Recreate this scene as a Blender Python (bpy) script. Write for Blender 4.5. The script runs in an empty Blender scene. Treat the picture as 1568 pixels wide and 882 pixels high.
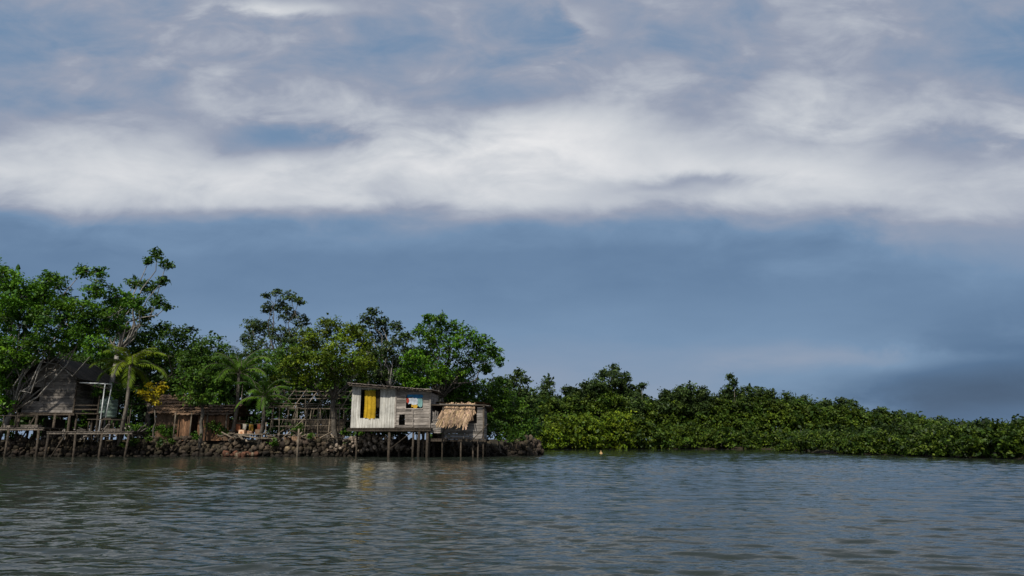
import bpy, math, numpy as np
from mathutils import Vector, Euler
rng = np.random.default_rng(7)
scene = bpy.context.scene
R = math.radians
CH = 1.1; TH = R(12.6); F = 1045.0

# ---- survey helpers: bearings read off the photo -> metres at a known distance north (y) ----
def site(px, py, y):
    vx = (px-784)/F; vz = (441-py)/F
    dy = math.cos(TH)-vz*math.sin(TH); dz = math.sin(TH)+vz*math.cos(TH)
    return np.array([vx*y/dy, y, CH+dz*y/dy])
def X(px, y): return float(site(px, 650, y)[0])
def Z(py, y): return float(site(784, py, y)[2])
def lin(c):
    return tuple((v/255/12.92 if v/255 < .04045 else ((v/255+.055)/1.055)**2.4) for v in c)

# ---------------------------------------------------------------- mesh helpers
def new_mesh(name, V, Fq, mat, col=None, parent=None, smooth=False, loc=None):
    V = np.asarray(V, np.float32)
    me = bpy.data.meshes.new(name)
    if isinstance(Fq, np.ndarray):
        n, k = Fq.shape
        me.vertices.add(len(V)); me.vertices.foreach_set("co", V.ravel())
        me.loops.add(n*k); me.loops.foreach_set("vertex_index", Fq.astype(np.int32).ravel())
        me.polygons.add(n); me.polygons.foreach_set("loop_start", (np.arange(n)*k).astype(np.int32))
        me.update(calc_edges=True)
    else:
        me.from_pydata([tuple(map(float, v)) for v in V], [], Fq); me.update()
    if col is not None:
        col = np.asarray(col, np.float32)
        if col.shape[1] == 3: col = np.hstack([col, np.ones((len(col), 1), np.float32)])
        at = me.color_attributes.new("Col", 'FLOAT_COLOR', 'POINT')
        at.data.foreach_set("color", col.ravel())
    if smooth: me.polygons.foreach_set("use_smooth", np.ones(len(me.polygons), bool))
    me.materials.append(mat)
    ob = bpy.data.objects.new(name, me); scene.collection.objects.link(ob)
    if parent: ob.parent = parent
    if loc is not None: ob.location = loc
    return ob
def empty(name, loc=(0, 0, 0), rz=0):
    e = bpy.data.objects.new(name, None); e.empty_display_size = .3
    e.location = tuple(map(float, loc)); e.rotation_euler = (0, 0, rz); scene.collection.objects.link(e); return e
def boxes(name, L, mat, parent=None, var=.25):
    V = []; Fc = []; C = []
    for b in L:
        c, s = b[0], b[1]; e = Euler(b[2]) if len(b) > 2 else None
        g = 1+rng.uniform(-var, var); o = len(V)
        for dx, dy, dz in ((-1,-1,-1),(1,-1,-1),(1,1,-1),(-1,1,-1),(-1,-1,1),(1,-1,1),(1,1,1),(-1,1,1)):
            p = Vector((dx*s[0]/2, dy*s[1]/2, dz*s[2]/2))
            if e: p.rotate(e)
            V.append((c[0]+p.x, c[1]+p.y, c[2]+p.z)); C.append((g, g, g))
        for f in ((0,3,2,1),(4,5,6,7),(0,1,5,4),(1,2,6,5),(2,3,7,6),(3,0,4,7)): Fc.append([o+i for i in f])
    return new_mesh(name, V, Fc, mat, C, parent)
def tube_geo(P, rad, n=6):
    P = np.array(P, float); V = []; Fc = []
    for i, p in enumerate(P):
        d = P[min(i+1, len(P)-1)]-P[max(i-1, 0)]; d /= (np.linalg.norm(d)+1e-9)
        u = np.cross(d, [0.3, 1, 0.1]); u /= (np.linalg.norm(u)+1e-9); w = np.cross(d, u)
        r = rad[i] if hasattr(rad, '__len__') else rad
        for k in range(n):
            t = 2*math.pi*k/n; V.append(p+r*(math.cos(t)*u+math.sin(t)*w))
    for i in range(len(P)-1):
        for k in range(n):
            Fc.append([i*n+k, i*n+(k+1) % n, (i+1)*n+(k+1) % n, (i+1)*n+k])
    Fc.append(list(range(n))[::-1]); Fc.append([(len(P)-1)*n+k for k in range(n)])
    return V, Fc
def tubes(name, L, mat, parent=None, var=.25, n=6):
    V = []; Fc = []; C = []
    for P, r in L:
        v, f = tube_geo(P, r, n); o = len(V); V += v; g = 1+rng.uniform(-var, var); C += [(g, g, g)]*len(v)
        Fc += [[o+i for i in q] for q in f]
    return new_mesh(name, V, Fc, mat, C, parent, smooth=True)

# ---------------------------------------------------------------- materials
def nodes(m):
    m.use_nodes = True; nt = m.node_tree
    return nt, nt.nodes, nt.links, nt.nodes["Principled BSDF"]
def noise(nt, vec, scale, detail=4, rough=.55, dist=0):
    n = nt.nodes.new("ShaderNodeTexNoise"); n.inputs["Scale"].default_value = scale
    n.inputs["Detail"].default_value = detail; n.inputs["Roughness"].default_value = rough
    n.inputs["Distortion"].default_value = dist
    if vec is not None: nt.links.new(vec, n.inputs["Vector"])
    return n.outputs["Fac"]
def ramp(nt, fac, stops):
    r = nt.nodes.new("ShaderNodeValToRGB"); e = r.color_ramp.elements
    while len(e) < len(stops): e.new(.5)
    for i, (p, c) in enumerate(stops):
        e[i].position = p; e[i].color = (*c, 1) if hasattr(c, '__len__') else (c, c, c, 1)
    nt.links.new(fac, r.inputs["Fac"]); return r.outputs["Color"]
def surf(name, c1, c2, scale=(3, 3, 3), rough=.85, bump=.3, usecol=True, nscale=2., wet=False, spec=.25):
    m = bpy.data.materials.new(name); nt, N, L, P = nodes(m)
    tc = N.new("ShaderNodeTexCoord"); mp = N.new("ShaderNodeMapping"); mp.inputs["Scale"].default_value = scale
    L.new(tc.outputs["Object"], mp.inputs["Vector"])
    f = noise(nt, mp.outputs[0], nscale, 4, .65)
    c = ramp(nt, f, [(.33, c1), (.66, c2)])
    f2 = noise(nt, tc.outputs["Object"], 1.1, 3)
    def mul(a, b):
        x = N.new("ShaderNodeMix"); x.data_type = 'RGBA'; x.blend_type = 'MULTIPLY'; x.inputs[0].default_value = 1
        L.new(a, x.inputs[6]); L.new(b, x.inputs[7]); return x.outputs[2]
    c = mul(c, ramp(nt, f2, [(.3, .5), (.6, 1.0)]))
    if usecol:
        a = N.new("ShaderNodeAttribute"); a.attribute_name = "Col"; c = mul(c, a.outputs["Color"])
    if wet:
        g = N.new("ShaderNodeNewGeometry"); s = N.new("ShaderNodeSeparateXYZ"); L.new(g.outputs["Position"], s.inputs[0])
        mr = N.new("ShaderNodeMapRange"); L.new(s.outputs["Z"], mr.inputs[0]); mr.inputs[1].default_value = .15; mr.inputs[2].default_value = .6
        mr.inputs[3].default_value = .28; mr.inputs[4].default_value = 1
        c = mul(c, ramp(nt, mr.outputs[0], [(0, 0.), (1, 1.)]))
    L.new(c, P.inputs["Base Color"]); P.inputs["Roughness"].default_value = rough
    P.inputs["Specular IOR Level"].default_value = spec
    if bump:
        b = N.new("ShaderNodeBump"); b.inputs["Strength"].default_value = bump; b.inputs["Distance"].default_value = .03
        L.new(f, b.inputs["Height"]); L.new(b.outputs[0], P.inputs["Normal"])
    return m
wood_h = surf("weathered_planks_horizontal", (.10,.085,.07), (.36,.32,.28), (1.2, 1.2, 16))
wood_v = surf("pale_boards", (.42,.39,.32), (.78,.75,.67), (12, 12, .8))
wood_d = surf("dark_wood", (.03,.024,.018), (.11,.085,.06), (5, 5, 5))
wood_p = surf("pole_wood", (.11,.085,.06), (.32,.26,.19), (5, 5, 2))
thatch = surf("thatch", (.10,.06,.035), (.32,.20,.12), (14, 14, 3), bump=.8)
straw = surf("palm_leaf_panel", (.26,.17,.10), (.58,.42,.28), (14, 3, 3), bump=.5)
tin = surf("rusted_tin", (.08,.055,.04), (.25,.21,.18), (1, 6, 6), rough=.6)
stone = surf("wall_stone", (.026,.021,.014), (.105,.08,.054), (4, 4, 4), wet=True, bump=.6)
dirt = surf("dirt_ground", (.025,.022,.014), (.07,.055,.033), (.8, .8, .8), usecol=False)
bark = surf("bark", (.06,.05,.04), (.22,.19,.15), (5, 5, 2), bump=.6)
barkpale = surf("pale_bark", (.16,.14,.12), (.42,.39,.34), (5, 5, 2), bump=.6)
white = surf("white_pipe_paint", (.6,.62,.6), (.8,.8,.78), (3, 3, 3), rough=.5)
tankm = surf("tank_plastic", (.16,.23,.18), (.28,.36,.28), (2, 2, 6), rough=.5)
def cloth(name, c): return surf(name, tuple(v*.7 for v in c), c, (3, 3, 3), usecol=False, bump=.1)

def leafmat(name):
    m = bpy.data.materials.new(name); nt, N, L, P = nodes(m)
    a = N.new("ShaderNodeAttribute"); a.attribute_name = "Col"
    L.new(a.outputs["Color"], P.inputs["Base Color"]); P.inputs["Roughness"].default_value = .5
    P.inputs["Specular IOR Level"].default_value = .2
    t = N.new("ShaderNodeBsdfTranslucent"); L.new(a.outputs["Color"], t.inputs["Color"])
    mx = N.new("ShaderNodeMixShader"); mx.inputs[0].default_value = .25
    L.new(P.outputs[0], mx.inputs[1]); L.new(t.outputs[0], mx.inputs[2])
    L.new(mx.outputs[0], N["Material Output"].inputs["Surface"]); return m
leaf = leafmat("leaves")

# ---------------------------------------------------------------- foliage
def unit(a): return a/(np.linalg.norm(a, axis=1, keepdims=True)+1e-9)
def leaf_geo(C, S, Nn, Col, aspect=.55):
    n = len(C)
    a = unit(np.cross(Nn, rng.normal(size=(n, 3)))); b = np.cross(Nn, a)
    s = S[:, None]
    V = np.stack([C-a*s, C+b*s*aspect+Nn*s*.15, C+a*s-Nn*s*.25, C-b*s*aspect+Nn*s*.15], 1).reshape(-1, 3)
    return V, np.arange(4*n).reshape(n, 4), np.repeat(Col, 4, 0)
GREENS = {
 'bright': ((.048,.145,.009), (.135,.26,.012)), 'mid': ((.04,.105,.010), (.10,.18,.014)),
 'dark': ((.022,.062,.009), (.055,.11,.013)), 'lime': ((.085,.155,.010), (.20,.25,.012)),
 'grey': ((.042,.080,.020), (.09,.135,.028)), 'yellow': ((.42,.36,.01), (.62,.45,.015)),
 'mang': ((.042,.088,.010), (.115,.16,.012)), 'mangd': ((.028,.058,.010), (.07,.11,.014))}
def clump_leaves(cl, kind, ls, dens=1., sub=None, core=1.):
    """cl: array (n,4) x y z r in metres -> leaf arrays + sub-clump centres"""
    g0, g1 = map(np.array, GREENS[kind]); Cs=[]; Ss=[]; Ns=[]; Co=[]; subs=[]
    for x, y, z, r in cl:
        rs = sub if sub else max(.26, .28*r)
        ns = max(5, int(3.2*(r/rs)**2*dens))
        d = unit(rng.normal(size=(ns, 3))); rad = r*rng.uniform(.2, 1., (ns, 1))**.55
        p = np.array([x, y, z])+d*rad*np.array([1, 1, .85])
        subs.append(p)
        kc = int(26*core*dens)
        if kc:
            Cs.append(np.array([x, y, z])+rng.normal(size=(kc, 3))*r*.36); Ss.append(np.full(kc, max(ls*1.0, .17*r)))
            Ns.append(unit(rng.normal(size=(kc, 3))+[0,-.3,.4])); Co.append(g0*rng.uniform(.3, .8, (kc, 1)))  # core leaves coloured darker: the crown's inner shade is painted in
        cb = rng.uniform(.7, 1.25)
        for q, dd in zip(p, d):
            k = int(rng.uniform(.6, 1.4)*8.2*(rs/ls)**2)
            rr = rs*rng.uniform(.7, 1.25)
            o = rng.normal(size=(k, 3))*np.array([.55, .55, .32])*rr
            Cs.append(q+o); Ss.append(ls*rng.uniform(.55, 1.1, k)*.62)
            Ns.append(unit(rng.normal(size=(k, 3))*.7+np.array([0, -.1, .75])+dd*.5))
            t = np.clip(rng.normal(.45, .25), 0, 1); br = rng.uniform(.55, 1.25)*cb
            tt = np.clip(t+rng.normal(0, .18, (k, 1)), 0, 1)
            Co.append((g0*(1-tt)+g1*tt)*br*rng.uniform(.75, 1.2, (k, 1)))
    return (np.vstack(Cs), np.concatenate(Ss), np.vstack(Ns), np.vstack(Co)), subs
def tree(name, d, base, clumps, kind='mid', ls=.2, dens=1., trunk_r=.22, barkm=None, depth=1., fork=.35, dy=0., core=1., bz=None):
    """clumps: (bearing, height, radius) triples, spread through real depth"""
    b = site(base[0], base[1], d); b[2] = bz if bz is not None else max(min(b[2], 1.2), .2)
    sc = d/1071.
    A = []
    for i, c in enumerate(clumps):
        r = c[2]*sc
        yy = d+dy+rng.uniform(-1, 1)*depth*2.0
        s = site(c[0], c[1], yy); A.append((s[0], yy, s[2], r*1.06))
    A = np.array(A)
    root = empty(name, b)
    Ls = []; mid = A[:, :3].mean(0)
    fk = np.array([b[0]*(1-fork)+mid[0]*fork, b[1]*(1-fork)+mid[1]*fork, b[2]+(A[:, 2].min()-b[2])*.7+.3])
    if fk[2] < b[2]+.5: fk[2] = b[2]+.5
    def wig(p0, p1, r0, r1, n=5, w=.06):
        L = np.linalg.norm(p1-p0); t = np.linspace(0, 1, n)[:, None]
        P = p0*(1-t)+p1*t+rng.normal(size=(n, 3))*w*L*np.sin(np.pi*t)
        P[:, 2] += .06*L*np.sin(np.pi*t[:, 0]); return P, list(np.linspace(r0, r1, n))
    Ls.append(wig(b-[0, 0, .5], fk, trunk_r*1.25, trunk_r*.85, 6, .03))
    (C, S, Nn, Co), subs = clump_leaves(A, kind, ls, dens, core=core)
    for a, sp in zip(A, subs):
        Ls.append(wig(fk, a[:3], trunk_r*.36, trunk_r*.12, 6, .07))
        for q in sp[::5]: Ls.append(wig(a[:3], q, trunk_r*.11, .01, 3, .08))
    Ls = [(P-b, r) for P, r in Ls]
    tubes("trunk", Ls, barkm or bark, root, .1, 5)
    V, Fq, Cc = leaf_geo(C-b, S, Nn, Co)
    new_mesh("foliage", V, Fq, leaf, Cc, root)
    return root
def mass(name, groups):
    Vs=[]; Fs=[]; Cs=[]; o=0; Ls=[]
    for A, kind, ls, dens, sub in groups:
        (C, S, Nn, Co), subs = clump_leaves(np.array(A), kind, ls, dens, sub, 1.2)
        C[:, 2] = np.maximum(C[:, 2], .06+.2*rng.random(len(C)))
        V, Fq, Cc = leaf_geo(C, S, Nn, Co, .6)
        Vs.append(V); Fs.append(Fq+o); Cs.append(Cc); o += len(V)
        for a in A[::2]:
            if a[3] > .5: Ls.append((np.array([[a[0]+rng.uniform(-.4,.4), a[1]+.5, 0], [a[0], a[1]+.3, a[2]]]), [.07, .04]))
    root = empty(name)
    new_mesh("foliage", np.vstack(Vs), np.vstack(Fs), leaf, np.vstack(Cs), root)
    tubes("trunks", Ls, bark, root, .2, 5)

# ---------------------------------------------------------------- camera
cam = bpy.data.cameras.new("camera"); co = bpy.data.objects.new("camera", cam); scene.collection.objects.link(co)
cam.lens = 24; cam.sensor_width = 36; cam.clip_start = .1; cam.clip_end = 8000
co.location = (0, 0, CH); co.rotation_euler = (R(90)+TH, 0, 0); scene.camera = co

# ---------------------------------------------------------------- sky
w = bpy.data.worlds.new("sky"); scene.world = w; w.use_nodes = True
try:
    w.cycles.sampling_method = 'MANUAL'; w.cycles.sample_map_resolution = 512
except Exception as ex: print(ex)
nt = w.node_tree; N = nt.nodes; L = nt.links; N.clear()
SUN_EL, SUN_AZ = R(46), R(200)      # azimuth clockwise from north (+y): behind the camera, a little left
out = N.new("ShaderNodeOutputWorld")
skyt = N.new("ShaderNodeTexSky"); skyt.sky_type = 'NISHITA'; skyt.sun_disc = False
skyt.sun_elevation = SUN_EL; skyt.sun_rotation = SUN_AZ
bg1 = N.new("ShaderNodeBackground"); bg1.inputs[1].default_value = .08; L.new(skyt.outputs[0], bg1.inputs[0])
tc = N.new("ShaderNodeTexCoord"); sp = N.new("ShaderNodeSeparateXYZ"); L.new(tc.outputs["Generated"], sp.inputs[0])
def M(op, a, b=None, c=None, clamp=False):
    n = N.new("ShaderNodeMath"); n.operation = op; n.use_clamp = clamp
    for i, v in enumerate((a, b, c)):
        if v is None: continue
        if isinstance(v, (int, float)): n.inputs[i].default_value = v
        else: L.new(v, n.inputs[i])
    return n.outputs[0]
def comb(a, b, c=0.):
    n = N.new("ShaderNodeCombineXYZ")
    for i, v in enumerate((a, b, c)):
        if isinstance(v, (int, float)): n.inputs[i].default_value = v
        else: L.new(v, n.inputs[i])
    return n.outputs[0]
x, y, z = sp.outputs
zz = M('MAXIMUM', z, 0.); ys = M('MAXIMUM', y, .25)
a = M('DIVIDE', x, ys); q = M('DIVIDE', zz, ys)
zd = M('ADD', zz, .16)
deck = comb(M('DIVIDE', x, zd), M('DIVIDE', y, zd))
n1 = noise(nt, deck, 2.0, 7, .54, .25)
n2 = noise(nt, comb(M('MULTIPLY', a, 1.3), M('MULTIPLY', q, 5.0), 3.3), 1.6, 3, .45, .2)
n3 = noise(nt, comb(M('MULTIPLY', a, 1.9), M('MULTIPLY', q, 4.0), 9.1), 3.6, 7, .56, .35)
w1 = M('MULTIPLY', M('SUBTRACT', n2, .5), .09); w3 = M('MULTIPLY', M('SUBTRACT', n3, .5), .05)
qw = M('ADD', M('ADD', q, w1), w3)
aw = M('ADD', a, M('MULTIPLY', M('SUBTRACT', n3, .5), .35))
base = ramp(nt, M('DIVIDE', qw, .8, clamp=True), [(0,.53),(.05,.57),(.12,.54),(.2,.46),(.28,.39),(.345,.40),(.395,.50),(.45,.75),(.52,.85),(.585,.80),(.66,.67),(.75,.61),(.9,.62)])
upper = M('MULTIPLY', M('SUBTRACT', q, .28), 5., clamp=True)
amp = M('ADD', M('MULTIPLY', upper, .50), .08)
t = M('ADD', base, M('MULTIPLY', M('SUBTRACT', n1, .5), amp))
t = M('ADD', t, M('MULTIPLY', M('SUBTRACT', n3, .5), M('MULTIPLY', amp, .95)))
t = M('ADD', t, M('MULTIPLY', M('SUBTRACT', n2, .5), .14))
def blob(px, py, sx, sy, k):
    global t
    s = site(px, py, 1.); a0 = float(s[0]); q0 = float(s[2]-CH)
    da = M('DIVIDE', M('SUBTRACT', aw, a0), sx/1071.); dq = M('DIVIDE', M('SUBTRACT', qw, q0), sy/900.)
    e = M('EXPONENT', M('MULTIPLY', M('ADD', M('MULTIPLY', da, da), M('MULTIPLY', dq, dq)), -1.))
    t = M('ADD', t, M('MULTIPLY', e, k))
for b in [(410,212,120,24,-.28),(200,170,300,45,-.09),(1480,222,190,36,-.22),(1040,282,130,12,-.14),(1440,610,230,45,-.36),
          (1560,560,160,60,-.20),(830,215,200,48,.16),(450,8,110,18,.2),(890,45,50,40,.14),(1500,385,280,50,.16),(1320,548,190,12,.12),
          (60,275,150,24,.06),(0,330,160,40,-.10),(650,300,300,26,.06),(1200,215,150,26,-.12),(1300,310,260,35,.06),(1530,60,200,90,-.08),(100,60,250,60,-.05),(1250,130,150,30,.06),(700,110,200,40,-.05)]:
    blob(*b)
t = M('SMOOTH_MAX', t, M('MULTIPLY', upper, .44), .12)
cc = ramp(nt, M('ADD', t, 0., clamp=True), [(0,lin((50,68,95))),(.28,lin((80,108,142))),(.47,lin((116,143,174))),(.64,lin((154,162,180))),(.84,lin((205,209,215))),(1,lin((236,236,237)))])
bg2 = N.new("ShaderNodeBackground"); L.new(cc, bg2.inputs[0]); bg2.inputs[1].default_value = 1.0
mx = N.new("ShaderNodeMixShader"); mx.inputs[0].default_value = .93
L.new(bg1.outputs[0], mx.inputs[1]); L.new(bg2.outputs[0], mx.inputs[2]); L.new(mx.outputs[0], out.inputs[0])
sun = bpy.data.lights.new("sun", 'SUN'); sun.energy = 3.8; sun.angle = R(2.); sun.color = (1, .96, .88)
so = bpy.data.objects.new("sun", sun); scene.collection.objects.link(so)
sd = Vector((math.sin(SUN_AZ)*math.cos(SUN_EL), math.cos(SUN_AZ)*math.cos(SUN_EL), math.sin(SUN_EL)))
so.rotation_euler = sd.to_track_quat('Z', 'Y').to_euler(); so.location = (0, -10, 30)

# ---------------------------------------------------------------- water
rr = np.concatenate([np.geomspace(1.2, 4, 60)[:-1], np.geomspace(4, 75, 1150), np.geomspace(77, 5000, 60)])
th = np.concatenate([np.linspace(-180, -44, 50)[:-1], np.linspace(-44, 44, 640), np.linspace(44, 180, 50)[1:]])*np.pi/180
RR, TT = np.meshgrid(rr, th, indexing='ij')
WX = RR*np.sin(TT); WY = RR*np.cos(TT); H = np.zeros_like(RR)
spac = RR*.0026
K = 60
for i in range(K):
    lam = .13*(1.25/.13)**((i+rng.random())/K); k = 2*np.pi/lam
    an = rng.normal(0, .36)+.12; ak = .024*(1.15 if lam < .6 else .7)
    H += (ak/k)*np.clip(lam/(2.6*spac)-.5, 0, 1)*np.sin(k*(WX*np.sin(an)+WY*np.cos(an))+rng.random()*6.28)
patch = .9+.28*np.sin(WX*.13+1.3*np.sin(WY*.09))*np.sin(WY*.21+WX*.05+1)+.22*np.sin(WX*.9+WY*.3)*np.sin(WY*.7+1.5*np.sin(WX*.4))
H *= patch
V = np.stack([WX, WY, H], -1).reshape(-1, 3); nr, na = RR.shape
i0 = (np.arange(nr-1)[:, None]*na+np.arange(na-1)[None]).ravel()
Fq = np.stack([i0, i0+na, i0+na+1, i0+1], 1)[:, ::-1]
wm = bpy.data.materials.new("lagoon_water"); nt2, N2, L2, P2 = nodes(wm)
P2.inputs["Base Color"].default_value = (.020, .026, .019, 1); P2.inputs["IOR"].default_value = 1.333
P2.inputs["Roughness"].default_value = .03
tc2 = N2.new("ShaderNodeTexCoord"); mp2 = N2.new("ShaderNodeMapping"); mp2.inputs["Scale"].default_value = (.6, 1.5, 1)
L2.new(tc2.outputs["Object"], mp2.inputs[0]); f = noise(nt2, mp2.outputs[0], 6, 3, .6)
b2 = N2.new("ShaderNodeBump"); b2.inputs["Strength"].default_value = .5; b2.inputs["Distance"].default_value = .018
L2.new(f, b2.inputs["Height"]); L2.new(b2.outputs[0], P2.inputs["Normal"])
new_mesh("water", V, Fq, wm, smooth=True)

# ---------------------------------------------------------------- land
shore = np.array([(-400,40),(-90,47),(-36.6,50),(-22.6,50.6),(-13,50.3),(-3.8,50.5),(1.2,53.2),(1.9,55),(1.0,62),(2.9,86),(10,91),(18.5,93),(27,91),(34,89),
                  (38,84),(34,74),(27.5,68),(25.6,65.5),(26.3,58),(27.4,49),(29.6,40),(32,31),(44,15),(400,-20),(400,900),(-400,900)], float)
gx = np.concatenate([np.linspace(-400,-60,18)[:-1], np.arange(-60, 60, .8), np.linspace(60,400,18)])
gy = np.concatenate([np.linspace(-30,24,12)[:-1], np.arange(24, 110, .8), np.linspace(110,900,24)])
GX, GY = np.meshgrid(gx, gy, indexing='ij')
def sdist(Xp, Yp):
    D = np.full(Xp.shape, 1e9); ins = np.zeros(Xp.shape, bool); n = len(shore)
    for i in range(n):
        a0, b0 = shore[i], shore[(i+1) % n]; e = b0-a0
        tt = np.clip(((Xp-a0[0])*e[0]+(Yp-a0[1])*e[1])/(e@e), 0, 1)
        D = np.minimum(D, np.hypot(Xp-a0[0]-tt*e[0], Yp-a0[1]-tt*e[1]))
        cr = ((a0[1] > Yp) != (b0[1] > Yp)) & (Xp < (b0[0]-a0[0])*(Yp-a0[1])/(b0[1]-a0[1]+1e-12)+a0[0]); ins ^= cr
    return np.where(ins, D, -D)
SDm = sdist(GX, GY)
left = (GX < 4) & (GY < 72)
GZ = np.where(left, -.7+1.85*np.clip((SDm+.7)/1.5, 0, 1), -.6+.95*np.clip((SDm+.3)/3.5, 0, 1))+.05*np.sin(GX*1.3)*np.sin(GY*1.7)
nx, ny = GX.shape; i0 = (np.arange(nx-1)[:, None]*ny+np.arange(ny-1)[None]).ravel()
new_mesh("ground", np.stack([GX, GY, GZ], -1).reshape(-1, 3), np.stack([i0, i0+ny, i0+ny+1, i0+1], 1), dirt, smooth=True)

# ---------------------------------------------------------------- stone wall
import bmesh
bm = bmesh.new(); bmesh.ops.create_icosphere(bm, subdivisions=2, radius=1)
IV = np.array([v.co[:] for v in bm.verts]); IF = np.array([[v.index for v in f.verts] for f in bm.faces]); bm.free()
def stones(name, C, S, Col, mat, parent=None):
    Vs=[]; Fs=[]; Cs=[]
    for i, (c, s) in enumerate(zip(C, S)):
        d = IV.copy(); 
        for _ in range(6):
            nrm = unit(rng.normal(size=(1, 3)))[0]; k = rng.uniform(.55, .85); pr = d@nrm
            d = d-np.outer(np.maximum(pr-k, 0), nrm)
        d = d*rng.uniform(.7, 1.25, 3)*s; an = rng.uniform(0, 6.28)
        d = d@np.array([[math.cos(an), math.sin(an), 0], [-math.sin(an), math.cos(an), 0], [0, 0, 1]])
        Vs.append(d+c); Fs.append(IF+i*len(IV)); Cs.append(np.tile(Col[i], (len(IV), 1)))
    return new_mesh(name, np.vstack(Vs), np.vstack(Fs), mat, np.vstack(Cs), parent)
C=[]; S=[]; Co=[]
line = np.array([(-60,48.9),(-36.6,49.7),(-22.6,50.1),(-13,49.7),(-3.8,50.0),(1.1,52.7),(2.1,54.8),(1.4,60)])
seg = np.linalg.norm(np.diff(line, axis=0), axis=1)
for (p0, p1, l) in zip(line[:-1], line[1:], seg):
    e = (p1-p0)/l; nrm = np.array([e[1], -e[0]])
    for zz_ in np.arange(-.15, 1.3, .2):
        for u in np.arange(0, l, .32):
            p = p0+e*(u+rng.uniform(-.12, .12)); topv = 1.05+.25*math.sin(p[0]*.7)+.12*math.sin(p[0]*2.1)
            if zz_ > topv: continue
            off = -(zz_)*.3+rng.uniform(-.12, .14)+.25
            C.append((p[0]+nrm[0]*off, p[1]+nrm[1]*off, zz_+rng.uniform(-.06, .06))); S.append(rng.uniform(.11, .27))
            g = rng.uniform(.45, 1.5) if rng.random() > .04 else rng.uniform(2, 3.2); Co.append((g, g*rng.uniform(.92, 1.02), g*rng.uniform(.82, 1.05)))
stones("stone_wall", C, S, Co, stone)
C=[]; S=[]; Co=[]
for _ in range(260):
    px = rng.normal(570, 32); yy = rng.uniform(48.4, 50.3)
    C.append((X(px, yy), yy, .2+rng.uniform(0, 1)**.7*1.25*math.exp(-((px-565)/55)**2)+.1)); S.append(rng.uniform(.09, .2))
    g = rng.uniform(1.6, 6.2); Co.append((g, g*1.02, g*1.14))
stones("coral_rubble_heap", C, S, Co, stone)

# ---------------------------------------------------------------- main shack (on stilts)
def hplanks(x0, x1, z0, ztop, y, hgt=.2, holes=(), th=.035):
    L_ = []; zc = z0
    while zc < ztop(x0):
        h = hgt*rng.uniform(.8, 1.15); cuts = [(x0, x1)]
        for (hx0, hx1, hz0, hz1) in holes:
            if zc+h*.5 > hz0 and zc+h*.5 < hz1: cuts = [c for s in cuts for c in ((s[0], min(s[1], hx0)), (max(s[0], hx1), s[1])) if c[1]-c[0] > .03]
        for c in cuts:
            m_ = (c[0]+c[1])/2
            if zc+h > ztop(m_)+.12: continue
            if c[1]-c[0] > 1.2 and rng.random() < .5:
                sp_ = c[0]+(c[1]-c[0])*rng.uniform(.3, .7); cs = [(c[0], sp_-.01), (sp_+.01, c[1])]
            else: cs = [c]
            for c2 in cs:
                L_.append((((c2[0]+c2[1])/2+rng.uniform(-.02,.02), y+rng.uniform(-.012,.012), zc+h/2), (c2[1]-c2[0], th, h-.018), (0, rng.uniform(-.012,.012), 0)))
        zc += h
    return L_
def vboards(x0, x1, z0, ztop, y, wd=.18, th=.03):
    L_ = []; xc = x0
    while xc < x1-.02:
        w_ = min(wd*rng.uniform(.85, 1.15), x1-xc); zt = ztop(xc)+rng.uniform(-.03, .03)
        L_.append(((xc+w_/2, y+rng.uniform(-.01,.01), (z0+zt)/2), (w_-.01, th, zt-z0))); xc += w_
    return L_
def rotbox(L_, ):
    return [((c[1], c[0], c[2]), (s[1], s[0], s[2])) for c, s, *_ in L_]
def curtain(name, x0, x1, z0, z1, y, mat, parent, fold=.05):
    n = 26; m_ = 8; V = []
    for j in range(m_):
        for i in range(n):
            u = i/(n-1); v = j/(m_-1)
            V.append((x0+(x1-x0)*u*(1-.1*(1-v)*math.sin(u*5))+.03*math.sin(v*3), y+fold*math.sin(u*19+v*1.2)*(.4+.6*(1-v)), z0+(z1-z0)*v+(.05*math.sin(u*7) if j == 0 else 0)))
    i0 = (np.arange(m_-1)[:, None]*n+np.arange(n-1)[None]).ravel()
    return new_mesh(name, V, np.stack([i0, i0+1, i0+n+1, i0+n], 1), mat, parent=parent, smooth=True)
yh = 47.2
hut = empty("stilt_shack", (X(537, yh), yh, 0), R(-3))
z0 = Z(655, yh); top = lambda x_: 4.82-.085*x_
boxes("wall_front_pale", vboards(0, .62, z0, top, 0)+vboards(.62, 1.95, z0, lambda x_: Z(640, yh)-.02, 0)+vboards(1.95, 3.02, z0, top, 0)+
      [((1.3, .02, 4.58), (1.32, .05, .12))], wood_v, hut, .14)
boxes("wall_front_planks", hplanks(3.08, 5.36, z0, top, .03, .19, [(3.75, 4.85, 3.25, 4.2), (3.3, 3.7, 2.2, 2.9)])+
      [((3.04, -.01, 3.3), (.09, .07, 2.65)), ((5.4, -.01, 3.15), (.09, .08, 2.4)), ((4.3, -.02, 3.2), (1.2, .06, .07)), ((4.3, -.02, 4.2), (1.2, .06, .07)), ((4.25,-.02,2.6),(.06,.05,1.2))], surf("sun_bleached_planks", (.14,.115,.09), (.50,.44,.38), (1.2,1.2,16)), hut, .45)
boxes("wall_sides", rotbox(vboards(.06, 3.6, z0, lambda v: 4.8, .0, .18))+rotbox(hplanks(.06, 3.6, z0, lambda v: 4.3, 5.38, .2))+hplanks(0, 5.4, z0, top, 3.6), wood_h, hut)
curtain("curtain_yellow", .86, 1.6, Z(641, yh), 4.45, -.01, cloth("yellow_cloth", (.64,.40,.02)), hut)
curtain("curtain_edge", 1.64, 1.86, Z(637, yh)+.6, 4.5, .08, cloth("brown_cloth", (.12,.09,.05)), hut)
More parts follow.
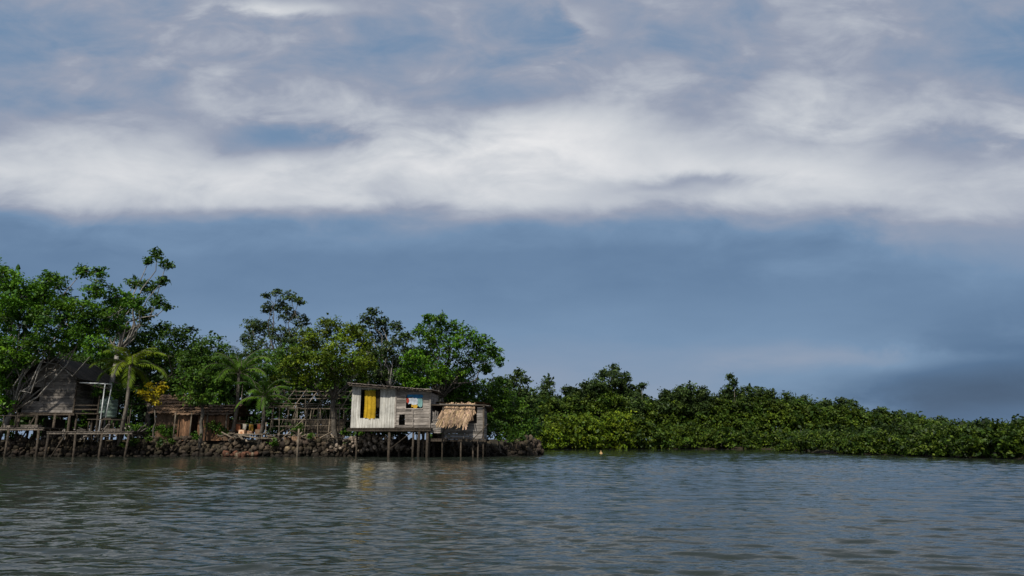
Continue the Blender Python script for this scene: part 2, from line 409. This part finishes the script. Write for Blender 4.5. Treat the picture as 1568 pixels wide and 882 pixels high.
curtain("cloth_blue", 3.8, 4.82, 3.95, 4.16, -.04, cloth("blue_cloth", (.05,.28,.55)), hut, .015)
curtain("cloth_white", 3.9, 4.5, 3.5, 3.93, -.05, cloth("pale_cloth", (.62,.66,.7)), hut, .02)
curtain("cloth_red", 3.76, 3.92, 3.62, 3.9, -.07, cloth("red_cloth", (.5,.06,.03)), hut, .01)
curtain("cloth_green", 4.52, 4.84, 3.35, 3.9, -.05, cloth("teal_cloth", (.25,.45,.42)), hut, .02)
curtain("cloth_orange", 4.1, 4.5, 3.28, 3.48, -.05, cloth("orange_cloth", (.7,.42,.05)), hut, .02)
boxes("floor", [((x_, 1.6, z0-.05), (.17, 4.0, .05)) for x_ in np.arange(0, 5.6, .19)]+[((2.7, y_, z0-.16), (5.7, .12, .15)) for y_ in (-.3, 1.6, 3.5)], wood_d, hut)
n = 90; V = []
for j, (yy, dz) in enumerate(((-.6, .02), (1.6, .1), (4.0, .0))):
    for i in range(n):
        x_ = -.22+5.9*i/(n-1); V.append((x_+.05*math.sin(i), yy+.04*math.sin(i*1.7), top(x_)+.08+dz+.025*math.sin(i*1.6)))
i0 = (np.arange(2)[:, None]*n+np.arange(n-1)[None]).ravel()
ro = new_mesh("roof", V, np.stack([i0, i0+1, i0+n+1, i0+n], 1), tin, np.full((len(V), 3), 1.), hut)
ro.modifiers.new("s", 'SOLIDIFY').thickness = .035
boxes("eaves", [((2.72, -.5, top(2.72)+.02), (5.8, .06, .1), (0, .085, 0)), ((1.2, -.53, top(1.2)-.05), (2.6, .03, .1), (0, .085, 0))], wood_d, hut)
P_ = []
for x_, y_ in [(.15,1.2),(1.4,2.2),(2.72,-.2),(3.0,1.8),(4.35,-.2),(4.75,-.25),(4.95,.3),(5.3,-.2),(5.3,2.4),(.2,3.3)]:
    P_.append(([(x_+rng.uniform(-.06,.06), y_, -1), (x_, y_, z0-.1)], rng.uniform(.07, .12)))
P_ += [([(2.72, -.2, .5), (4.35, -.2, z0-.2)], .03)]
tubes("stilts", P_, wood_d, hut)
# lean-to next door
ann = empty("lean_to_kitchen", (X(657, yh), yh, 0), R(-2))
az = Z(672, yh)
boxes("floor", [((x_, 1.3, az), (.16, 3.0, .05)) for x_ in np.arange(0, 3.9, .18)]+[((1.9, y_, az-.1), (4.0, .1, .13)) for y_ in (-.15, 2.7)], wood_d, ann)
boxes("walls", hplanks(.95, 3.7, az, lambda v: 2.15, 0, .17)+hplanks(0, 3.7, az, lambda v: 3.3, 2.7, .2)+rotbox(hplanks(0, 2.7, az, lambda v: 3.3, 3.72, .18))+hplanks(3.25, 3.7, 2.15, lambda v: 3.3, 0.02, .17)
      +[((.45+.05*k, -.1-.03*k, az+.45+.12*k), (1.0, .05, .13), (0, rng.uniform(-.15,.15), 0)) for k in range(9)]
      +[((.2+.11*k, .0, az+1.2), (.08, .04, rng.uniform(.9,1.5)), (0, rng.uniform(-.2,.2), 0)) for k in range(5)], wood_h, ann, .5)
def leafroof(x0, x1, ytop, ztop, yb, zb, n, parent, name, mat, splay=0.):
    V=[]; Fc=[]; Cc=[]
    for k in range(n):
        u = rng.random(); v0 = rng.uniform(0, .75); ln_ = rng.uniform(.25, .5); v1 = min(v0+ln_, 1.0+rng.uniform(-.1,.15)+.10*math.sin(u*9)); wv = rng.uniform(.03, .07)
        xx = x0+(x1-x0)*u; lift = rng.uniform(0, .12); dx = rng.normal(0, .16)-splay*(v1)
        pa = np.array([xx-splay*v0, ytop+(yb-ytop)*v0, ztop+(zb-ztop)*v0+lift]); pb = np.array([xx+dx, ytop+(yb-ytop)*v1, ztop+(zb-ztop)*v1+lift*.6-.03])
        o = len(V); V += [pa-[wv,0,0], pa+[wv,0,0], pb+[wv*.6,0,0], pb-[wv*.8,0,.04]]; Fc.append([o,o+1,o+2,o+3]); g = rng.uniform(.35,1.35); Cc += [(g,g*rng.uniform(.9,1),g*rng.uniform(.8,1))]*4
    return new_mesh(name, V, Fc, mat, Cc, parent)
leafroof(1.1, 3.1, .5, 3.62, -1.0, 2.05, 430, ann, "roof_leaf_panels", straw, .35)
leafroof(-.05, 4.0, .4, 3.62, 3.2, 3.1, 500, ann, "roof_thatch_back", thatch)
boxes("roof_boards", [((1.9+rng.uniform(-.1,.1), y_, 3.52-.05*y_), (4.1+rng.uniform(-.3,.3), .26, .04), (0, rng.uniform(-.03,.03), 0)) for y_ in np.arange(.2, 3.1, .3)], wood_h, ann)
tubes("posts", [([(x_, y_, -1), (x_, y_, tp)], .06) for x_, y_, tp in [(.05,-.1,3.4),(.95,-.1,3.45),(2.2,-.1,az),(3.0,.1,az),(3.35,-.15,az),(3.7,0,3.4),(3.7,2.7,3.3),(.1,2.7,3.4),(1.6,1.5,az)]]+
      [([(.0,-.2,3.45),(3.9,-.2,3.42)], .05), ([(2.9,-.9,1.0),(4.0,.1,2.2)], .03)], wood_d, ann)

# ---------------------------------------------------------------- bare pole frame house
yf = 50.6
fr = empty("pole_frame_house", (X(412, yf), yf, 0), R(2)); FW = X(522, yf)-X(412, yf); ez = Z(622, yf); rz_ = Z(594, yf)
P_ = []
for i in range(7):
    x_ = FW*i/6
    for y_ in (0, 4.2): P_.append(([(x_+rng.uniform(-.15,.15), y_, .2), (x_+rng.uniform(-.25,.25), y_, ez+rng.uniform(-.1,.15))], .045))
    P_.append(([(x_, -.35, ez-.15), (x_+.3+rng.uniform(-.1,.1), 2.1, rz_+rng.uniform(-.05,.08))], .035)); P_.append(([(x_, 4.5, ez-.15), (x_+.3, 2.1, rz_)], .035))
for k in range(5):
    P_.append(([(-.3, -.35+.6*k, ez-.1+(rz_-ez)/4*k), (FW+.4, -.3+.6*k, ez-.1+(rz_-ez)/4*k+rng.uniform(-.08,.1))], .028))
for z_ in (1.5, 2.1, 2.6, ez): P_.append(([(-.1, 0, z_), (FW+.1, 0, z_+rng.uniform(-.1,.1))], .035)); P_.append(([(-.1, 4.2, z_), (FW, 4.2, z_)], .035))
for _ in range(30):
    x_ = rng.uniform(0, FW); P_.append(([(x_, rng.uniform(-.3,2), 1.0), (x_+rng.uniform(-.9,.9), rng.uniform(0,2), rng.uniform(2.0,3.6))], .025))
P_.append(([(FW*.55, -2.6, -.6), (FW*.55, -2.6, 1.9)], .07)); P_.append(([(FW*.2, -1.0, 1.), (FW*.55, 0, 3.)], .03))
tubes("poles", P_, wood_p, fr, .4, 5)
boxes("back_wall", hplanks(FW*.1, FW*.9, 1.1, lambda v: 2.7, 4.0, .22)+[((FW*.5+rng.uniform(-.6,.6), 1.5+rng.uniform(-.5,.5), 1.6+.07*k), (2.2, .3, .05), (0,0,rng.uniform(-.2,.2))) for k in range(6)], wood_d, fr)
db = empty("driftwood_pile", (X(430, 50.2), 50.2, 1.1))
boxes("loose_planks", [((rng.uniform(-4.5,4), rng.uniform(-.6,.8), .12+rng.random()*.35), (rng.uniform(.4,1.8), rng.uniform(.05,.2), .05), (rng.uniform(-.3,.3), rng.uniform(-.5,.5), rng.uniform(-1.5,1.5))) for _ in range(60)], wood_p, db, .6)
boxes("crates_and_sacks", [((rng.uniform(-4,3), rng.uniform(-.5,.6), .15), (rng.uniform(.2,.45), .3, rng.uniform(.15,.35)), (0,0,rng.uniform(-1,1))) for _ in range(12)], thatch, db, .7)
db = empty("driftwood_pile", (X(150, 50.6), 50.6, 1.15))
boxes("loose_planks", [((rng.uniform(-4,4), rng.uniform(-.5,.8), .1+rng.random()*.5), (rng.uniform(.4,1.8), rng.uniform(.05,.2), .05), (rng.uniform(-.3,.3), rng.uniform(-.8,.8), rng.uniform(-1.5,1.5))) for _ in range(50)], wood_h, db, .6)

# ---------------------------------------------------------------- thatched hut
def gable_roof(name, parent, W, D, ez, rz, mat, layers=6, over=.3):
    V=[]; Fc=[]; C=[]
    for sgn in (-1, 1):
        for k in range(layers):
            t0 = k/layers; t1 = (k+1.35)/layers
            n = 40
            o = len(V)
            for i in range(n):
                x_ = -over+(W+2*over)*i/(n-1)
                for tt, lift in ((t1, 0.0), (t0, .09+rng.uniform(0,.06))):
                    tt2 = tt-(rng.uniform(0, .12)/layers*3 if lift else 0); tt2 = min(tt2, 1.0)
                    yy = D/2+sgn*(D/2+over)*(1-tt2); V.append((x_, yy, ez-.15+(rz-ez+.15)*tt2+lift)); g = rng.uniform(.5,1.3); C.append((g,g,g))
            for i in range(n-1): Fc.append([o+2*i, o+2*i+1, o+2*i+3, o+2*i+2])
    return new_mesh(name, V, Fc, mat, C, parent)
yt = 52.0
th_ = empty("thatched_hut", (X(234, yt), yt, 0), R(4)); W = X(292, yt)-X(234, yt)
gable_roof("roof", th_, W, 3.4, Z(631, yt), Z(602, yt), thatch)
boxes("walls", vboards(.1, W-.1, 1.1, lambda v: Z(630, yt), .3, .14)+rotbox(vboards(.3, 3.1, 1.1, lambda v: Z(628, yt), .1))+rotbox(vboards(.3, 3.1, 1.1, lambda v: Z(628, yt), W-.1)), thatch, th_, .3)
ys_ = 51.0
sh = empty("woven_wall_shed", (X(272, ys_), ys_, 0), R(-3)); W = X(352, ys_)-X(272, ys_)
gable_roof("roof", sh, W, 3, Z(634, ys_), Z(618, ys_), thatch, 4)
boxes("walls", vboards(0, .9, 1.1, lambda v: Z(636, ys_), .05, .12)+vboards(1.5, W, 1.1, lambda v: Z(636, ys_), .05, .12)+hplanks(0, W, 1.1, lambda v: 2.6, 2.8), surf("woven_brown", (.10,.055,.03), (.32,.17,.09), (10,10,2)), sh, .35)
tubes("posts", [([(x_, -.4, .8), (x_, -.4, Z(632, ys_))], .05) for x_ in (0, 1.2, 2.4, W)], wood_p, sh)
cl = empty("clothes_line", (X(358, 50.6), 50.6, 0)); W = X(408, 50.2)-X(358, 50.2)
tubes("line_poles", [([(0,0,.9),(0,0,2.5)], .04), ([(W,0,.9),(W,0,2.4)], .04), ([(0,0,2.35),(W/2,0,2.25),(W,0,2.35)], .012)], wood_p, cl)
for k, (x_, w_, z_, c_) in enumerate([(.15,.3,1.8,(.4,.14,.06)),(.65,.25,1.9,(.5,.46,.38)),(1.1,.3,1.7,(.5,.30,.05)),(1.7,.22,1.85,(.28,.09,.05))]):
    curtain("garment_%d" % (k+1), x_, x_+w_, z_, 2.27, 0, cloth("garment_cloth_%d" % (k+1), c_), cl, .03)
tb = empty("household_table", (X(385, 50.2), 50.2, 0))
boxes("top_and_legs", [((0,0,1.55),(2.1,.8,.06))]+[((sx*.95,sy*.35,1.2),(.07,.07,.7)) for sx in (-1,1) for sy in (-1,1)], wood_p, tb)
boxes("crates", [((-.6,0,1.72),(.4,.4,.28)),((-.05,.05,1.68),(.35,.35,.2)),((.5,0,1.74),(.35,.4,.3),(0,0,.3))], surf("crate_paint",(.3,.12,.05),(.6,.45,.3),usecol=True), tb, .6)
ld = empty("stone_landing", (X(368, 49), 49, 0))
stones("slabs", [(rng.uniform(-1.2,1.2), rng.uniform(-.3,.5), .1+rng.uniform(0,.12)) for _ in range(26)], [rng.uniform(.14,.24) for _ in range(26)], [(4.6,2.6,2.2) if k % 3 else (6,5.8,5.6) for k in range(26)], stone, ld)

# ---------------------------------------------------------------- plank house on the left
yl = 50.6
lh = empty("plank_house", (X(30, yl), yl, 0), R(3)); W = X(106, yl)-X(30, yl); fz = Z(632, yl); we = Z(576, yl); wp = Z(550, yl)
boxes("walls", hplanks(0, W, fz, lambda v: we, 0, .2, [(.5, 1.15, fz+.9, fz+1.8)])+[((W/2, .0, z_+.1), (max(.2, W*(1-(z_-we)/(wp-we))), .035, .19)) for z_ in np.arange(we, wp-.1, .2)]
      +rotbox(hplanks(0, 5, fz, lambda v: we, W-.03))+rotbox(hplanks(0, 5, fz, lambda v: we, .03))+hplanks(0, W, fz, lambda v: we, 5), wood_h, lh, .35)
L_ = []; sl = math.atan2(wp-we, W/2); ln = math.hypot(wp-we, W/2)+.7
for sgn in (-1, 1):
    for yy in np.arange(-.5, 5.6, .3):
        L_.append(((W/2+sgn*ln/2*math.cos(sl), yy, wp+.12-ln/2*math.sin(sl)), (ln, .31, .07), (0, sgn*sl, 0)))
boxes("roof", L_, surf("dark_thatch", (.025,.021,.017), (.075,.06,.045), (3,10,3), bump=.7), lh)
boxes("floor", [((W/2, y_, fz-.1), (W+.6, .14, .16)) for y_ in (-.2, 1.5, 3, 5)]+[((x_, 2.4, fz-.01), (.2, 5.4, .04)) for x_ in np.arange(0, W, .22)], wood_d, lh)
tubes("stilts", [([(x_, y_, -1), (x_+rng.uniform(-.1,.1), y_, fz)], .09) for x_ in (0, 1.2, 2.5, W) for y_ in (-.2, 2, 5)]+[([(0,-.25,.2),(1.2,-.25,fz-.2)],.05)], wood_d, lh)
boxes("underfloor_shade_panels", [((.9,2.6,1.9),(1.6,.1,1.6)),((2.9,2.4,1.8),(1.4,.1,1.4))], wood_d, lh)  # thin dark panels standing in for the shade beneath the house
vx0 = W+.05
boxes("veranda", [((vx0+1.0, 1.2, Z(589, yl)), (2.3, 2.6, .06), (0, R(14), 0)), ((vx0+.9, -.05, fz+.55), (1.9, .06, .08)), ((vx0+.9, -.05, fz+.25), (1.9, .06, .08)), ((vx0+.9, 1.2, fz-.05), (2.0, 2.6, .08)),
      ((vx0+.05,-.08,(fz+5)/2),(.09,.09,5-fz)), ((vx0+1.8,-.08,fz+.6),(.09,.09,1.4)), ((vx0+1.0, 2.5, fz+.8),(2.0,.05,1.6))], wood_d, lh)
tubes("veranda_posts", [([(vx0+x_, y_, .3), (vx0+x_, y_, fz)], .07) for x_ in (.3, 1.8) for y_ in (0, 2.4)], wood_d, lh)
jw = surf("jetty_wood", (.06,.05,.04), (.24,.20,.16), (5,5,3))
def jetty(pxa, pxb, yd, pyd, rail):
    W = X(pxb, yd)-X(pxa, yd); dz = Z(pyd, yd); dk = empty("wooden_jetty", (X(pxa, yd), yd, 0), R(1))
    boxes("deck", [((x_, .9, dz+rng.uniform(-.01,.01)), (.2, 2.2, .05), (0,0,rng.uniform(-.02,.02))) for x_ in np.arange(.1, W, .23)]+[((W/2, -.1, dz-.1), (W, .1, .13)), ((W/2, 1.9, dz-.1), (W, .1, .13)), ((W*.75,.3,dz+.12),(1.2,.5,.18)), ((W*.35,.5,dz+.1),(.6,.4,.14))], jw, dk, .45)
    tubes("piles", [([(x_+rng.uniform(-.2,.2), y_, -1), (x_, y_, dz)], .08) for x_ in np.linspace(.15, W-.2, max(3, int(W/1.3)))+rng.uniform(-.15,.15) for y_ in (-.1, 1.9)]+[([(.4,-.15,-.2),(1.4,-.15,dz)],.05)], wood_d, dk)
    L_ = [([(x_, .1, dz), (x_+rng.uniform(-.1,.1), .1, dz+rng.uniform(.5,1.1))], .03) for x_ in np.arange(rail, W-.3, .9)]
    if rail < W-2: L_ += [([(rail-.1, .1, dz+.85), (W-.8, .1, dz+.8)], .03)]
    tubes("railing", L_, wood_d, dk)
jetty(76, 205, 48.4, 661, 2.6); jetty(-30, 68, 48.6, 655, .6)
tk = empty("water_tank", (X(162, 52), 52, 0)); tz = Z(640, 52)
V=[]; prof = [(0, tz),(.62,tz),(.65,tz+.1)]
for k in range(4): prof += [(.65,tz+.15+.3*k),(.61,tz+.2+.3*k),(.65,tz+.28+.3*k)]
prof += [(.6,tz+1.35),(.25,tz+1.5),(.25,tz+1.6),(0,tz+1.6)]
n=24
for r_, z_ in prof: V += [(r_*math.cos(2*math.pi*i/n), r_*math.sin(2*math.pi*i/n), z_) for i in range(n)]
Fc = [[j*n+i, j*n+(i+1)%n, (j+1)*n+(i+1)%n, (j+1)*n+i] for j in range(len(prof)-1) for i in range(n)]
new_mesh("tank_body", V, Fc, tankm, np.ones((len(V),3)), tk, smooth=True)
boxes("stand", [((0,0,tz-.06),(1.6,1.6,.1))]+[((sx*.65,sy*.65,(tz+.8)/2),(.12,.12,tz-.9)) for sx in (-1,1) for sy in (-1,1)], wood_d, tk)
tubes("white_pipes", [([(-1.1,-2,Z(586,50)),(1.25,-2,Z(588,50)),(1.25,-2,Z(596,50))], .045), ([(1.25,-2,Z(590,50)),(1.1,-2,Z(640,50))], .035), ([(.75,-2,1.),(.75,-2,Z(588,50))], .04)], white, tk)
bu = empty("buoy", (X(919, 60), 60, 0))
V=[]; prof=[(0,-.1),(.11,-.06),(.14,.03),(.11,.10),(.04,.14),(.03,.26),(0,.27)]
for r_, z_ in prof: V += [(r_*math.cos(2*math.pi*i/16), r_*math.sin(2*math.pi*i/16), z_) for i in range(16)]
new_mesh("float", V, [[j*16+i, j*16+(i+1)%16, (j+1)*16+(i+1)%16, (j+1)*16+i] for j in range(6) for i in range(16)], cloth("buoy_paint", (.7,.45,.2)), parent=bu, smooth=True)

# ---------------------------------------------------------------- palms
def palm(name, px, py_c, d, n=14, fl=2.4, kind='mid', tint=1.):
    c = site(px, py_c, d); b = np.array([c[0]+rng.uniform(-.4,.4), d, 1.0]); root = empty(name, b)
    m_ = (b+c)/2+[.15,0,0]
    tubes("trunk", [([b-b-[0,0,.3], m_-b, c-b], [.16,.12,.1])], bark, root, n=8)
    V=[]; Fc=[]; Co=[]; g0, g1 = map(np.array, GREENS[kind]); tubesL=[]
    for i in range(n):
        az_ = 2.4*i+rng.uniform(-.3,.3); up = 1.45-1.5*(i/n)+rng.uniform(-.15,.15); ln = fl*rng.uniform(.8,1.2)
        P=[]; p = (c-b).copy(); el = up
        for k in range(14):
            P.append(p.copy()); el -= .05+.011*k
            p = p+ln/13*np.array([math.cos(az_)*math.cos(el), math.sin(az_)*math.cos(el), math.sin(el)])
        tubesL.append((P, list(np.linspace(.03,.008,14)))); side = np.array([-math.sin(az_), math.cos(az_), 0])
        br = rng.uniform(.6,1.3); tt = rng.random()
        for k in range(1, 13):
            for sub_ in (0, .25, .5, .75):
                q_ = P[k]*(1-sub_)+P[min(k+1,13)]*sub_; fwd = P[min(k+1,13)]-P[k-1]; fwd = fwd/np.linalg.norm(fwd)
                Ll = ln*.22*math.sin(math.pi*(k+sub_+1)/15)**.6*rng.uniform(.8,1.1)
                for s_ in (-1, 1):
                    tip = q_+s_*side*Ll*.75+fwd*Ll*.6+np.array([0,0,-Ll*rng.uniform(.2,.7)])
                    o = len(V); wv = fwd*.03
                    V += [q_-wv, q_*.5+tip*.5-wv+[0,0,.03], tip, q_*.5+tip*.5+wv+[0,0,.03]]; Fc.append([o,o+1,o+2,o+3])
                    cc_ = (g0*(1-tt)+g1*tt)*br*rng.uniform(.8,1.2)*tint; Co += [cc_]*4
    tubes("frond_ribs", tubesL, bark, root, n=4)
    new_mesh("fronds", V, Fc, leaf, np.array(Co), root)
palm("coconut_palm", 200, 560, 49.9, 20, 2.7, 'lime', .95)
palm("coconut_palm", 366, 572, 50.6, 20, 2.8, 'mid', 1.)
palm("coconut_palm", 404, 608, 50.0, 13, 2.3, 'mid', 1.2)

# ---------------------------------------------------------------- trees of the village
tree("broadleaf_tree", 50.6, (-12, 690), [(0,425,32),(5,455,36),(40,452,34),(82,446,30),(30,500,42),(95,490,38),(58,470,34),(128,470,28),(150,445,20),(180,455,20),(10,545,34),(62,530,24),(105,522,24),(8,580,26),
      (75,425,14),(128,415,13),(152,416,10),(165,490,26),(135,510,24),(0,620,20),(205,462,16),(78,540,16),(44,545,16),(-20,500,40),(-25,560,30),(150,530,20)], 'bright', .2, 1.15, .2, barkpale, .8, dy=-.9, bz=1.)
tree("tall_broadleaf_tree", 54, (150, 650), [(240,390,11),(255,404,10),(228,400,8),(249,430,10),(225,440,15),(205,432,11),(243,463,13),(198,465,18),(222,480,15),(175,475,20),(256,470,7),(190,500,22),(160,500,22)], 'mid', .2, 1.1, .2, barkpale, .8)
tree("broadleaf_tree", 58, (230, 660), [(190,530,30),(225,512,22),(250,505,16),(285,516,20),(262,530,26),(325,532,24),(345,556,22),(120,560,34),(160,565,34),(225,550,30),(250,580,28),(300,555,26),(90,580,30),(130,605,26),(200,590,28)], 'mid', .22, 1.1, .2)
tree("breadfruit_tree", 50, (308, 668), [(290,552,20),(320,560,22),(283,578,20),(310,580,24),(340,585,16),(300,605,22),(328,606,16),(273,600,13),(308,535,15),(345,610,10)], 'mid', .2, 1.15, .13, None, .6, bz=1.)
tree("tall_forest_tree", 76, (430, 660), [(408,452,7),(425,447,9),(445,454,11),(458,460,8),(412,472,12),(432,466,10),(440,480,16),(462,492,14),(385,497,14),(405,503,17),(430,512,20),(380,518,13),(460,518,19),(395,535,22),(440,545,26),(480,530,18),(375,550,18)], 'grey', .25, 1.05, .22, bark, .9, core=.5)
tree("mangrove_tree", 50.4, (515, 690), [(505,503,22),(535,508,20),(480,518,22),(555,522,18),(515,530,24),(460,543,18),(490,552,22),(540,555,22),(440,562,16),(470,575,17),(515,572,19),(560,555,18),(425,580,11),(555,578,10),(500,590,12),(455,585,12)], 'lime', .19, 1.1, .2, bark, .9, dy=-.8, bz=.9)
tree("tall_broadleaf_tree", 62, (600, 660), [(572,477,9),(562,490,13),(585,492,12),(550,508,14),(580,512,17),(607,500,11),(612,520,13),(592,535,18),(565,540,19),(625,540,14),(605,558,18),(580,570,19),(640,560,16),(550,565,18),(625,515,10)], 'grey', .22, 1.15, .2, barkpale, .8, core=.7)
tree("broadleaf_tree", 55, (668, 660), [(655,490,12),(675,490,13),(642,505,12),(665,512,20),(695,503,15),(715,515,18),(690,530,24),(740,522,15),(757,538,13),(735,545,20),(765,553,8),(655,540,26),(705,560,24),(632,550,17),(622,575,20),(670,570,26),(640,590,20),(745,565,11),(700,590,20)], 'bright', .2, 1.15, .22, None, 1.)
tree("understory_tree", 58, (712, 670), [(700,598,20),(725,592,20),(745,600,20),(680,610,18),(715,620,22),(750,625,24),(780,620,24),(735,650,22),(770,650,26),(800,640,20),(800,665,16),(780,670,16),(690,595,14),(765,595,18),(812,655,12)], 'mid', .2, 1.2, .12, None, 1.)
tree("slender_tree", 68, (798, 670), [(795,572,8),(786,580,10),(805,582,9),(775,588,13),(795,598,15),(812,606,14),(780,608,16),(808,625,16),(760,585,14)], 'grey', .24, 1.1, .13, None, .7)
tree("croton_bush", 50.0, (236, 660), [(232,592,8),(243,602,10),(226,606,9),(238,614,8),(250,590,6),(218,600,6)], 'yellow', .17, .7, .05, None, .3, core=.3, bz=1.)
def pts(L_, d, jit=1.2):
    o = []
    for c in L_:
        yy = d+rng.uniform(-jit, jit); s = site(c[0], c[1], yy); o.append((s[0], yy, s[2], c[2]*d/1071.))
    return o
back = [(p_, rng.uniform(578,596), rng.uniform(22,30)) for p_ in range(-60, 700, 22)]+[(p_, rng.uniform(610,628), rng.uniform(22,28)) for p_ in range(-60, 820, 24)]+[(p_, rng.uniform(642,655), 22) for p_ in range(-60, 830, 28)]
mass("forest_behind_village", [(pts(back, 70, 4), 'dark', .42, 1., .8), (pts([(p_, rng.uniform(545,572), rng.uniform(20,28)) for p_ in range(-60, 660, 24)], 66, 3), 'mid', .3, .95, .6)])
shr = [(p_, rng.uniform(652,662), rng.uniform(7,13)) for p_ in (200,215,232,250,262,330,345,420,455,530,548,590,610,748,760,775,790,803)]
mass("shrubs", [(pts(shr, 50.9, .5), 'mid', .15, .8, .3), (pts([(p_, rng.uniform(666,680), rng.uniform(4,8)) for p_ in (190,205,228,246,262,300,420,475,535,765,785,800)], 49.3, .2), 'mid', .13, .7, .2),
      (pts([(5,655,16),(22,670,10),(135,640,12),(125,650,10),(60,640,12),(180,600,14),(150,600,12)], 51.5, .3), 'mid', .16, 1., .3)])

# ---------------------------------------------------------------- mangrove belts
def belt(tops, depth, step, rpx, var=9, ymin=700):
    A = []
    px = tops[0][0]
    xs, ys_ = [t_[0] for t_ in tops], [t_[1] for t_ in tops]
    while px < tops[-1][0]:
        d = depth(px)+rng.uniform(0, 2.5); ty = np.interp(px, xs, ys_)+rng.uniform(-4, var); r = rpx*rng.uniform(.6, 1.4)
        s = site(px, ty+r*.8, d); A.append((s[0], d, s[2], r*d/1071.))
        yb = min(ymin, 684 if d > 60 else 694+(60-d)*.3); yy = ty+1.7*r
        while yy < yb:
            s = site(px+rng.uniform(-6,6), yy, d-rng.uniform(0, 1.4)); A.append((s[0], s[1], max(s[2], .35), r*d/1071.*rng.uniform(.8,1.1))); yy += r*.9
        px += step*rng.uniform(.6, 1.2)
    return A
frontD = lambda p_: np.interp(p_, [815,850,1000,1120,1200,1260], [85,91,94.5,93,91,90])
rightD = lambda p_: np.interp(p_, [1195,1215,1290,1380,1568,1700,1900], [67,66,58.5,51,41.8,37,31])
b1 = belt([(818,640),(850,634),(900,632),(940,630),(1000,642),(1060,644),(1120,650),(1200,656),(1260,655)], lambda p_: frontD(p_)-.3, 12, 13, 12)
b1b = belt([(815,610),(840,602),(880,606),(930,598),(970,608),(1000,614),(1050,603),(1110,608),(1180,608),(1250,618),(1320,628),(1400,639),(1480,649),(1700,658)], lambda p_: frontD(p_)+9, 9, 15, 10, 665)
b1c = belt([(815,602),(870,596),(920,586),(960,590),(1000,607),(1050,598),(1110,603),(1180,603),(1230,613),(1320,624),(1400,635),(1480,647),(1700,656)], lambda p_: frontD(p_)+18, 8, 12, 14, 640)
b2 = belt([(1199,676),(1215,666),(1260,661),(1330,662),(1400,660),(1470,656),(1530,652),(1600,647),(1900,630)], lambda p_: rightD(p_)+.2, 12, 11)
b2b = belt([(1235,654),(1300,648),(1380,648),(1440,655),(1480,648),(1530,643),(1570,640),(1900,620)], lambda p_: rightD(p_)+5, 13, 13, 10)
emer0 = [(838,584,11),(868,598,10),(900,590,12),(925,574,12),(940,567,11),(955,578,13),(912,594,14),(972,598,12),(983,590,6),(1020,606,13),(1040,598,12),(1055,596,12),(1074,600,12),
        (1118,577,5),(1125,585,6),(1118,593,8),(1128,601,9),(1145,597,10),(1162,600,10),(1178,603,10),(1205,609,12),(1232,614,10),(1265,618,10),(1288,616,10),(1304,618,10),(1350,632,9),(1375,636,9),(1440,646,9)]
emer = []
for (p_, y_, r_) in emer0:
    emer.append((p_, y_, r_))
    if r_ > 7: emer += [(p_+rng.uniform(-9,9), y_+r_*1.1, r_*1.15), (p_+rng.uniform(-6,6), y_+r_*2.1, r_*1.25)]
lim = [a_ for a_ in b1 if a_[0]/a_[1] < .17]; oth = [a_ for a_ in b1 if a_[0]/a_[1] >= .17]
mass("mangrove_trees", [(lim, 'lime', .32, 1., .5), (oth, 'mang', .32, 1., .5), (b1b, 'mang', .36, 1., .6), (b1c, 'mangd', .40, 1., .65), (pts(emer, 103, 2), 'grey', .32, 1.1, .45)])
mass("mangrove_thicket", [(b2, 'mang', .2, 1., .32), (b2b, 'mangd', .24, 1., .4)])

scene.view_settings.view_transform = 'Standard'; scene.view_settings.look = 'None'; scene.view_settings.exposure = 0
print("faces", sum(len(m.polygons) for m in bpy.data.meshes))
